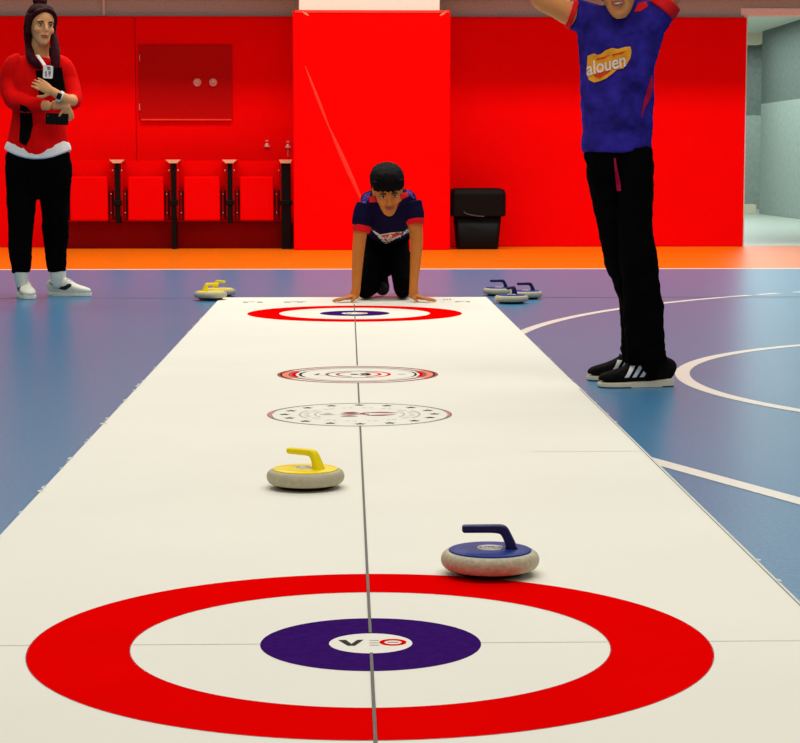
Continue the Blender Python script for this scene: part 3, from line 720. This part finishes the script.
# her right arm (viewer's left) passes under, her left arm over it
AR = [(17, 69, 8, 8.5, 0), (8.5, 84, 7.5, 7.5, 0), (13, 100, 7.5, 7.5, -.06), (28, 105, 6.5, 6.5, -.16), (45, 105.5, 5.5, 5.5, -.22), (60, 105, 5, 5, -.22), (68, 107, 4.2, 4.2, -.21)]
AL = [(60, 70, 8, 8, 0), (70, 82, 7, 7, 0), (74, 98, 7, 7, -.08), (70, 100, 6, 6, -.17), (62, 97, 5.2, 5.2, -.26), (52, 91, 4.4, 4.2, -.28)]
loft(bm, tl(AR, Wm, s, .86)); loft(bm, tl(AL, Wm, s, .9))
hand(bm, Wm(52.5, 91.5, -.28), Wm(40, 84.5, -.27)-Wm(52.5, 91.5, -.28), (.1, -1, .1), -1, .15, .30, .02)
hand(bm, Wm(67, 106.5, -.215), Wm(75, 117, -.17)-Wm(67, 106.5, -.215)+Vector((-.03, 0, -.02)), (.55, -1, .1), 1, .14, .75, .05)
bm = remesh(bm, .004, 3)
wlink('body', bm, M['skin_w'], wo)
face_parts(wo, HM)
bm = bmesh.new()
HR = [(.128, .03, -.03, .06), (.118, .055, -.055, .088), (.10, .070, -.078, .104), (.085, .078, -.084, .112), (.066, .082, -.060, .116), (.045, .083, -.030, .118), (.01, .082, -.008, .116), (-.03, .080, .012, .110), (-.07, .074, .02, .10), (-.11, .07, .03, .095)]
rings_mesh(bm, HR, HM)
e3 = HM.to_3x3() @ Vector((1, 0, 0))
loft(bm, [(HM @ Vector((-.076, .02, .05)), .016, .035), (HM @ Vector((-.082, .02, -.02)), .018, .038), (Wm(29, 44, .0), .024, .035), (Wm(31, 58, -.08), .026, .028), (Wm(37, 64, -.11), .022, .018), (Wm(41, 68, -.115), .010, .01)])
loft(bm, [(HM @ Vector((.074, -.005, .05)), .012, .035), (HM @ Vector((.078, -.005, -.03)), .016, .038), (Wm(54.5, 44, -.05), .026, .03), (Wm(55.5, 56, -.10), .028, .026), (Wm(55, 68, -.125), .024, .018), (Wm(54, 78, -.13), .012, .01)])
loft(bm, [(Wm(42, 50, .08), .09, .05), (Wm(42, 62, .12), .08, .035), (Wm(42, 78, .13), .05, .02)])
for q in (-1, 1):
    loft(bm, [(HM @ Vector((q*.006, -.074, .096)), .012, .010), (HM @ Vector((q*.045, -.072, .078)), .016, .010), (HM @ Vector((q*.070, -.040, .045)), .016, .016), (HM @ Vector((q*.078, -.018, .0)), .014, .02), (HM @ Vector((q*.080, -.01, -.05)), .014, .02)])
ball(bm, Vector((-.005, .035, .142)), .034, (1.35, 1, .75), HM)
bm = remesh(bm, .004, 2, .006, .02)
wlink('hair', bm, M['hair_w'], wo)
bm = bmesh.new()
loft(bm, tl(T, Wm, s, 1, .4), cap=.1)
loft(bm, tl([(22, 61, 8, 10, 0), (14.5, 66, 11, 12, 0), (9.5, 84, 10, 10.5, 0), (14, 100, 9, 10, -.06), (28, 104.5, 8.3, 8.5, -.16), (44, 105, 7, 7, -.21)], Wm, s), cap=.1)
loft(bm, tl([(55, 62, 8, 10, 0), (62.5, 67, 10.5, 12, 0), (69.5, 82, 9.5, 10, 0), (73.5, 98, 8.5, 9, -.07), (72, 102, 7.5, 8, -.13)], Wm, s), cap=.1)
bm = remesh(bm, .0055, 3, .008, .07); sag(bm, Wm(38, 155).z, Wm(38, 120).z, .055, Wm(38, 150).x, 33*s); jt = tree_of(bm)
jk = wlink('jacket', bm, M['jacket'], wo)
decal(jk, jt, [[(20, 104), (27, 107), (32, 113), (33, 125), (30, 138), (26, 146), (19, 142), (20, 125), (20, 108)]], YF-1, M['trim_b'], 'side_panel', off=.004)
0 and decal(jk, jt, [[(35, 60), (43, 58), (46, 72), (60, 66), (63, 70), (63, 92), (36, 92), (36, 72)]], YF-1, M['trim_b'], 'chest_panel', off=.004)
bm = bmesh.new(); loft(bm, [(Wm(38, 149, 0), 33.2*s, 23*s), (Wm(38, 143, 0), 31.5*s, 21*s), (Wm(38, 136, 0), 27*s, 17*s)], cap=.05, power=2.3); bm = remesh(bm, .005, 2); sag(bm, Wm(38, 160).z, Wm(38, 120).z, .075, Wm(38, 150).x, 33*s)
st_ = wlink('undershirt', bm, M['shirtw'], wo)
bm = bmesh.new()
tr_w = [(22.5, 156, 17.5, 18, 0)]
loft(bm, [(Wm(38, 162, 0), 32*s, 19.5*s), (Wm(38, 152, 0), 30.5*s, 18*s)], cap=.1)
loft(bm, tl(LL, Wm, s, 1, .6), cap=.15); loft(bm, tl(LR, Wm, s, 1, .6), cap=.15)
loft(bm, [(Wm(38, 158, 0), 31*s, 19*s), (Wm(38, 176, 0), 30*s, 17*s), (Wm(38.5, 198, 0), 12*s, 12*s)], cap=.1)
bm = remesh(bm, .0055, 3, .018, .08); wlink('trousers', bm, M['trousers'], wo)
make_shoe(wo, (Wm(20, 290, -.02).x, YF+.03, 0), -70, .26, M['shoe'], M['shoe'], 'nike', .055)
make_shoe(wo, (Wm(49.5, 290, .1).x, YF+.12, 0), -20, .265, M['shoe'], M['shoe'], 'nike', .05)
for q, d_ in ((21, -.10), (57, .06)):
    bm = bmesh.new(); loft(bm, [(Wm(q, 266, d_), .047, .05), (Wm(q, 276, d_), .042, .046), (Wm(q, 286, d_), .026, .028)]); wlink('sock', bm, M['shoe'], wo)
# watch
bm = bmesh.new(); c = Wm(60, 96.5, -.26); d = (Wm(52, 91, -.28)-Wm(62, 97, -.26)).normalized()
Mr = Matrix.Translation(c) @ d.to_track_quat('Z', 'Y').to_matrix().to_4x4()
b2 = bmesh.new(); lathe(b2, [(.0315, -.009), (.0345, -.009), (.0345, .009), (.0315, .009), (.0315, -.009)], 28); bmesh.ops.transform(b2, matrix=Mr, verts=b2.verts)
wt = thing('wrist_watch', 'dark-faced smart watch with pale strap on the left wrist of the woman', 'watch', c)
wlink('strap', b2, M['paper'], wt)
fc = c+Vector((0, -.036, .0)); b2 = boxbm((-.013, -.004, -.018), (.013, .004, .018), bev=.003)
bmesh.ops.transform(b2, matrix=Matrix.Translation(fc) @ Matrix.Rotation(math.radians(20), 4, 'Y'), verts=b2.verts); wlink('watch_face', b2, M['black'], wt)
bm.free() if bm.is_valid else None
# phone, folder, badge
c = Wm(57, 119, -.21); b2 = boxbm((-.066, -.007, -.033), (.066, .007, .033), bev=.006)
ph = link('mobile_phone', b2, M['black'], None); ph.location = c; ph.rotation_euler = (0, math.radians(2), 0); tag(ph, 'black phone held sideways under the crossed arms of the woman', 'phone')
bm = bmesh.new(); ball(bm, (-.052, -.0075, .016), .006, (1, .3, 1)); link('camera_lens', bm, M['grey'], ph, True)
b2 = boxbm((-.076, -.010, -.070), (.076, .010, .070), bev=.004); fo = link('folder', b2, M['trim_b']); fo.location = Wm(50.5, 81, -.175); fo.rotation_euler = (0, math.radians(-8), 0)
tag(fo, 'black folder held against the chest of the woman', 'folder')
bg_ = thing('name_badge', 'white rounded badge on a white lanyard on the chest of the woman', 'badge', Wm(48, 72, -.21))
b2 = bmesh.new(); rbox(b2, [(.028, .037, -.003, .009), (.028, .037, .003, .009)])
bmesh.ops.transform(b2, matrix=Matrix.Rotation(math.radians(4), 4, 'Y') @ Matrix.Rotation(PI/2, 4, 'X'), verts=b2.verts); cd = link('card', b2, M['shirtw'], bg_)
b2 = bmesh.new()
for x0, z0, x1, z1 in ((-.004, .024, .014, .029), (-.002, .014, .016, .020), (-.014, -.026, -.008, .004), (.004, -.004, .008, .006), (.012, -.004, .016, .006), (.004, -.010, .016, -.004), (.004, -.020, .014, -.015)): box(b2, (x0, -.0045, z0), (x1, -.003, z1))
link('badge_print', b2, [M['pblack']], cd)
b2 = bmesh.new(); loft(b2, [(Wm(45, 66, -.20), .009, .002), (Wm(41, 60, -.16), .010, .002), (Wm(37.5, 55, -.10), .010, .002)], n=10, cap=.1); wlink('lanyard', b2, M['shirtw'], bg_)

# ---------- kneeling boy
YF = 11.40; s = YF/2010
def Wk(x, y, d=0): return at(x, y, YF+d)
kb = thing('person', 'person with black hair and navy jersey kneeling on all fours at the far mat end', 'person', (Wk(386, 300).x, YF+.2, .004))
kb_ = lambda x, Y, z: Vector((Wk(x, 200, Y-YF).x, Y, z))
TK = [(kb_(386, 12.0, .36), .13, .10), (kb_(387, 11.88, .41), .135, .105), (kb_(388, 11.70, .455), .130, .105), (kb_(388, 11.56, .495), .145, .10), (kb_(388, 11.47, .535), .150, .085), (kb_(388, 11.42, .575), .10, .06)]
bm = bmesh.new()
loft(bm, [(p, a*.88, b*.88) for p, a, b in TK])
KM = head_matrix(Wk(387.5, 190, -.04), 3, 25, -4, 1.06); head_shape(bm, KM)
loft(bm, [(Wk(388, 212, .08), .06, .05), (Wk(388, 202, .04), .05, .05), (Wk(388, 192, .0), .05, .05)])
AKL = [(365.5, 208, 9, 9, .06), (362, 222, 8, 8, .05), (359.5, 240, 7, 7.5, .03), (357.5, 262, 6.2, 6.5, .02), (356.5, 280, 5.2, 5.5, .01), (356, 290, 4.8, 5, 0), (354, 295.5, 5.5, 4.5, 0)]
AKR = [(412, 206, 9, 9, .06), (414.5, 222, 8, 8, .05), (416.5, 240, 7, 7.5, .03), (415.5, 262, 6.0, 6.5, .02), (414, 280, 4.8, 5.2, .01), (413.5, 290, 4.8, 5, 0), (414, 295.5, 5.5, 4.5, 0)]
loft(bm, tl(AKL, Wk, s, .93)); loft(bm, tl(AKR, Wk, s, .93))
zg = .016
for wx, dx, th in ((355, -1, -1), (413.5, 1, 1)):
    wr = Wk(wx, 297, 0); wr.z = .036
    hand(bm, wr, (dx*.9, -.55, -.14), (dx*.1, 0, 1), th, .155, .06, .16)
TH = [[(kb_(380, 12.0, .37), .095, .10), (kb_(371, 11.86, .27), .092, .09), (kb_(366, 11.68, .15), .078, .08), (kb_(364.5, 11.57, .075), .062, .07)],
      [(kb_(394, 12.0, .37), .085, .10), (kb_(398, 11.86, .27), .070, .085), (kb_(401, 11.68, .15), .058, .075), (kb_(402, 11.57, .075), .046, .068)]]
SHK = [[(kb_(364.5, 11.56, .072), .055, .06), (kb_(369, 11.75, .062), .045, .052), (kb_(378, 12.0, .075), .036, .045)],
      [(kb_(402, 11.56, .072), .046, .06), (kb_(404, 11.75, .062), .045, .052), (kb_(404, 12.0, .055), .04, .045)]]
for q in TH+SHK: loft(bm, [(p, a*.85, b*.85) for p, a, b in q])
bm = remesh(bm, .004, 3); 
for v in bm.verts:
    if v.co.z < .0055: v.co.z = .0055
wlink('body', bm, M['skin_b'], kb)
face_parts(kb, KM, 1)
bm = bmesh.new()
HK = [(.135, .035, -.03, .06), (.122, .066, -.068, .09), (.105, .082, -.094, .108), (.085, .090, -.108, .118), (.062, .092, -.110, .121), (.050, .091, -.100, .121), (.040, .090, -.052, .120), (.02, .087, -.022, .118), (-.005, .083, .0, .114), (-.04, .078, .03, .108), (-.065, .07, .04, .10)]
rings_mesh(bm, HK, KM)
for k in range(13):
    x = -.075+.0125*k; loft(bm, [(KM @ Vector((x, -.075, .085)), .012), (KM @ Vector((x*.98, -.102+abs(x)*.35, .055)), .010), (KM @ Vector((x*.95+random.uniform(-.006, .006), -.100+abs(x)*.45, .036+random.uniform(-.006, .006)-abs(x)*.1)), .005)], n=8)
bm = remesh(bm, .004, 2, .006, .02); wlink('hair', bm, M['hair_k'], kb)
bm = bmesh.new()
loft(bm, [(p, a+.006, b+.006) for p, a, b in TK[1:]], cap=.3)
loft(bm, [(Wk(367, 203, .10), .085, .06), (Wk(388, 199, .12), .10, .07), (Wk(410, 201, .10), .085, .06)], side=(0, 1, 0))
loft(bm, tl([(367, 206, 11.5, 12, .06), (363.5, 216, 11.0, 11.5, .05), (362, 227, 9.8, 11, .04)], Wk, s), cap=.1)
loft(bm, tl([(411, 204, 11.5, 12, .06), (413.5, 213, 10.5, 11.5, .05), (415, 221, 9.6, 11, .04)], Wk, s), cap=.1)
bm = remesh(bm, .0045, 3, .010, .06); kt = tree_of(bm)
ks = wlink('jersey', bm, M['shirtk'], kb)
for tab in ([(362, 226, 9.9, 11.1, .04), (361, 232, 8.8, 9.8, .035)], [(415, 220, 9.7, 11.1, .04), (415.5, 224, 8.8, 9.8, .035)]):
    bm = bmesh.new(); loft(bm, tl(tab, Wk, s), cap=.05, n=28); wlink('sleeve_trim', bm, M['cuff'], ks)
YD = YF-1
decal(ks, kt, [[(369, 197), (378, 193), (379, 202), (369, 202.5)], [(399, 193), (407, 192), (409, 196), (401, 200)]], YD, M['cuff'], 'shoulder_yoke')
decal(ks, kt, [[(360, 198), (366, 191), (371, 190), (370, 195), (368, 200), (366, 203), (361, 203)], [(406, 188), (410, 188), (415, 192), (420, 198), (414, 199), (410, 195), (406, 192)]], YD, M['purple'], 'shoulder_print')
decal(ks, kt, [[(366, 191), (370, 188), (373, 190), (370, 192)], [(403, 187), (409, 187), (409, 189), (404, 189.5)]], YD, M['shirtw'], 'shoulder_flash')
def bowl(x0, x1, yt, yb, th, n=14):
    o_ = [(x0+(x1-x0)*i/n, yt+(yb-yt)*math.sin(PI*i/n)) for i in range(n+1)]; i_ = [(x0+th+(x1-x0-2*th)*i/n, yt+(yb-yt-th)*math.sin(PI*i/n)) for i in range(n, -1, -1)]
    return o_+i_
decal(ks, kt, [bowl(378, 400, 203, 214.5, 1.6)], YD, M['mag'], 'collar')
decal(ks, kt, [[(371, 229), (380, 234.5), (392, 232.5), (405, 231.5), (409, 226), (411.5, 225), (409, 232), (403, 235), (395, 239), (386, 244.5), (380, 239), (374, 232.5)]], YD, M['logow'], 'chest_flash')
decal(ks, kt, [[(381, 235.5), (390, 234), (402, 232.8), (404, 233.6), (396, 237), (390, 239.5), (386, 241.5)]], YD, M['logor'], 'chest_print', off=.0045)
decal(ks, kt, None, YD, M['logow'], 'chest_lettering', off=.006, text=pxtext('alouen', 391, 237.3, 20, 4.2, 10, .3, .01))
bm = bmesh.new()
for q in TH+SHK: loft(bm, q)
loft(bm, [(kb_(386, 12.03, .36), .135, .11), (kb_(387, 11.93, .375), .140, .11), (kb_(388, 11.84, .37), .13, .10)])
loft(bm, [(kb_(386, 11.95, .34), .12, .10), (kb_(387, 11.85, .27), .10, .08), (kb_(385, 11.80, .20), .08, .06), (kb_(383, 11.80, .155), .055, .05)])
bm = remesh(bm, .005, 3, .012, .07)
for v in bm.verts:
    if v.co.z < .0055: v.co.z = .0055
wlink('trousers', bm, M['trousers'], kb)
# shoes of the kneeling boy: toes on the floor behind him, one round toe showing between the knees
for xx, YY, a in ((382.5, 11.93, 270), (404, 12.16, 270)):
    bm = bmesh.new(); c = kb_(xx, YY, 0)
    loft(bm, [(c+Vector((0, .03, .13)), .032, .036), (c+Vector((0, .02, .09)), .036, .04), (c+Vector((0, 0, .055)), .042, .045), (c+Vector((0, -.03, .036)), .036, .034)])
    bm = remesh(bm, .004, 3); 
    sh = wlink('shoe', bm, M['shoeb'], kb)
    bm = bmesh.new(); loft(bm, [(c+Vector((0, -.055, .036)), .034, .032), (c+Vector((0, -.035, .05)), .037, .040)], n=24); wlink('toe_cap', bm, M['grey'], sh)

# ---------- boy in the blue jersey on the right
YF = 7.15; s = YF/2010
def Wt(x, y, d=0): return at(x, y, YF+d)
mb = thing('person', 'person in a blue jersey and black trousers standing with raised arms at right', 'person', (Wt(640, 380).x, YF, 0))
TM = [(617, 152, 34, 26), (617, 125, 35, 26), (617, 95, 36, 26), (617.5, 70, 37, 27), (619, 45, 40, 26), (621, 28, 43, 24), (621, 14, 38, 20), (619, 2, 22, 15)]
LF = [(601, 150, 18, 20, .03), (603.5, 175, 16.5, 19, .03), (607, 200, 16, 18, .04), (614, 235, 14.5, 17, .05), (619, 260, 15, 17, .06), (626, 275, 14, 16, .08), (632, 310, 12, 14, .11), (634, 356, 13, 14, .12)]
LN = [(634, 150, 18, 20, -.02), (636, 175, 17, 19, -.03), (636, 200, 16.5, 18, -.03), (636, 235, 17, 18, -.04), (638.5, 260, 18.5, 18, -.05), (641, 275, 18.5, 17, -.05), (643, 310, 19.5, 16, -.06), (645.5, 340, 20, 17, -.06), (646.5, 361, 20, 17, -.06)]
bm = bmesh.new()
loft(bm, tl(TM, Wt, s, .85)); loft(bm, tl(LF[:-1], Wt, s, .8)); loft(bm, tl(LN[:-1], Wt, s, .8))
loft(bm, [(Wt(646, 345, -.06), .038), (Wt(649, 365, -.05), .026)]); loft(bm, [(Wt(634, 340, .12), .034), (Wt(637, 358, .13), .025)])
MM = head_matrix(Wt(618, -16, -.05), -14, 8, -8, .98); head_shape(bm, MM)
loft(bm, [(Wt(620, 16, 0), .058, .05), (Wt(620, 6, 0), .052, .05), (Wt(619, -8, .0), .05, .05)])
# raised arms, hands behind the head
A1 = [(584, 16, 12, 12, 0), (570, 13.5, 12, 12, -.01), (556, 7, 10.5, 10.5, -.02), (543, 1, 10, 10, -.03), (540, -6, 10, 10, -.03), (556, -20, 9.5, 9.5, 0), (576, -33, 7.5, 7.5, .04), (588, -40, 6.5, 6.5, .07)]
A2 = [(652, 18, 12, 12, 0), (664, 4, 11.5, 11.5, -.01), (675, -12, 10.5, 10.5, -.02), (686, -30, 10, 10, -.02), (686, -40, 9.5, 9.5, -.01), (668, -46, 9, 9, .02), (652, -48, 7.5, 7.5, .06), (645, -49, 6.5, 6.5, .08)]
loft(bm, tl(A1, Wt, s, 1)); loft(bm, tl(A2, Wt, s, 1))
hand(bm, Wt(588, -40, .07), Wt(606, -48, .07)-Wt(588, -40, .07), (-.4, .3, 1), -1, .16, .25, .08)
hand(bm, Wt(646, -48, .075), Wt(628, -52, .08)-Wt(646, -48, .075), (.4, .3, 1), 1, .16, .25, .08)
bm = remesh(bm, .004, 3); wlink('body', bm, M['skin_m'], mb)
face_parts(mb, MM, 1)
bm = bmesh.new(); loft(bm, hl(MM, [((-.015, -.096, -.0605), .0012), ((0, -.101, -.0615), .0035), ((.015, -.096, -.0605), .0012)]), n=8); wlink('teeth', bm, M['shirtw'], mb)
bm = bmesh.new()
bm2 = [(z, a*.96, b*.97, c*.97) for z, a, b, c in HK]; rings_mesh(bm, bm2, MM)
bm = remesh(bm, .004, 2, .006, .02); wlink('hair', bm, M['hair_k'], mb)
bm = bmesh.new()
loft(bm, tl(TM, Wt, s, 1, .6), cap=.05)
loft(bm, tl([(594, 24, 20, 20, 0), (583, 17, 16, 17, 0), (573, 14.5, 14.5, 15, -.01)], Wt, s), cap=.05)
loft(bm, tl([(644, 30, 20, 20, 0), (654, 18, 17, 18, 0), (664, 8, 15, 16, -.01)], Wt, s), cap=.05)
bm = remesh(bm, .0045, 4, .017, .065); mt = tree_of(bm)
js = wlink('jersey', bm, M['shirt'], mb)
bm = bmesh.new(); loft(bm, tl([(574, 14.7, 14.8, 15.2, -.01), (569.5, 13.2, 14.2, 14.8, -.01)], Wt, s), cap=.03, n=28); wlink('sleeve_trim', bm, M['cuff'], js)
bm = bmesh.new(); loft(bm, tl([(661, 11.5, 15.6, 16.2, -.01), (669, 1.5, 14.5, 15, -.01)], Wt, s), cap=.03, n=28); wlink('sleeve_trim', bm, M['cuff'], js)
YD = YF-.8
decal(js, mt, [[(638, 3), (646, 1), (648, 6), (641, 11), (634, 12)]], YD, M['cuff'], 'collar')
decal(js, mt, [[(655, 70), (654, 84), (651, 97), (645, 108), (641, 119), (643, 104), (647, 90), (650, 79)]], YD, M['mag'], 'side_flash')
decal(js, mt, [[(587.5, 56), (592, 54), (595, 53.5), (597, 55), (601, 54), (606, 50), (612, 48), (618, 49), (625, 47), (630.5, 46.5), (631.5, 51), (630.5, 58), (627, 64), (623, 68.5), (617, 69.5), (612, 74), (606, 78.5), (600, 81), (594, 82.5), (589, 80), (586.5, 74)]], YD, M['logoo'], 'chest_print')
decal(js, mt, [[(596, 60.5), (605, 58), (611, 54), (605, 56.5), (597, 58.5)], [(612, 56), (623, 53.2), (626.5, 50.5), (618, 53), (612, 54.5)], [(593, 74.5), (600, 75.5), (609, 70), (617, 64.5), (608, 73), (600, 78), (595, 77)]], YD, M['logor'], 'print_accent', off=.0045)
decal(js, mt, None, YD, M['logow'], 'chest_lettering', off=.006, text=pxtext('alouen', 605.5, 64.5, 41, 13.5, 14, .25, .018))
bm = bmesh.new()
loft(bm, tl(LF, Wt, s, 1, .3), cap=.1); loft(bm, tl(LN, Wt, s, 1, .3), cap=.1)
loft(bm, [(Wt(617, 146, 0), 33*s, 24*s), (Wt(617, 160, 0), 32*s, 22*s), (Wt(618, 172, 0), 22*s, 16*s)], cap=.1)
bm = remesh(bm, .0045, 3, .020, .08); tt = tree_of(bm)
ts = wlink('trousers', bm, M['trousers'], mb)
decal(ts, tt, [[(614, 158), (615.5, 158), (617.5, 170), (620, 180), (621, 191), (617, 191), (615.5, 180), (614.5, 168)]], YD, M['mag'], 'hanging_strap', off=.006)
hn = Wt(672, 384, -.06); hf = Wt(652, 379, .14)
make_shoe(mb, (hn.x, YF-.03, 0), 188, .262, M['shoeb'], M['solew'], 'run', .022)
make_shoe(mb, (Wt(658, 379, .15).x, YF+.19, 0), 186, .255, M['shoeb'], M['solew'], 'run', .022)
for q in ([(647, 350, -.06), (649, 366, -.055), (652, 378, -.05)], [(634, 346, .12), (637, 362, .13), (640, 374, .14)]):
    bm = bmesh.new(); loft(bm, [(Wt(*q[0]), .052, .05), (Wt(*q[1]), .042, .038), (Wt(*q[2]), .026, .024)]); wlink('sock', bm, M['trim_b'], mb)
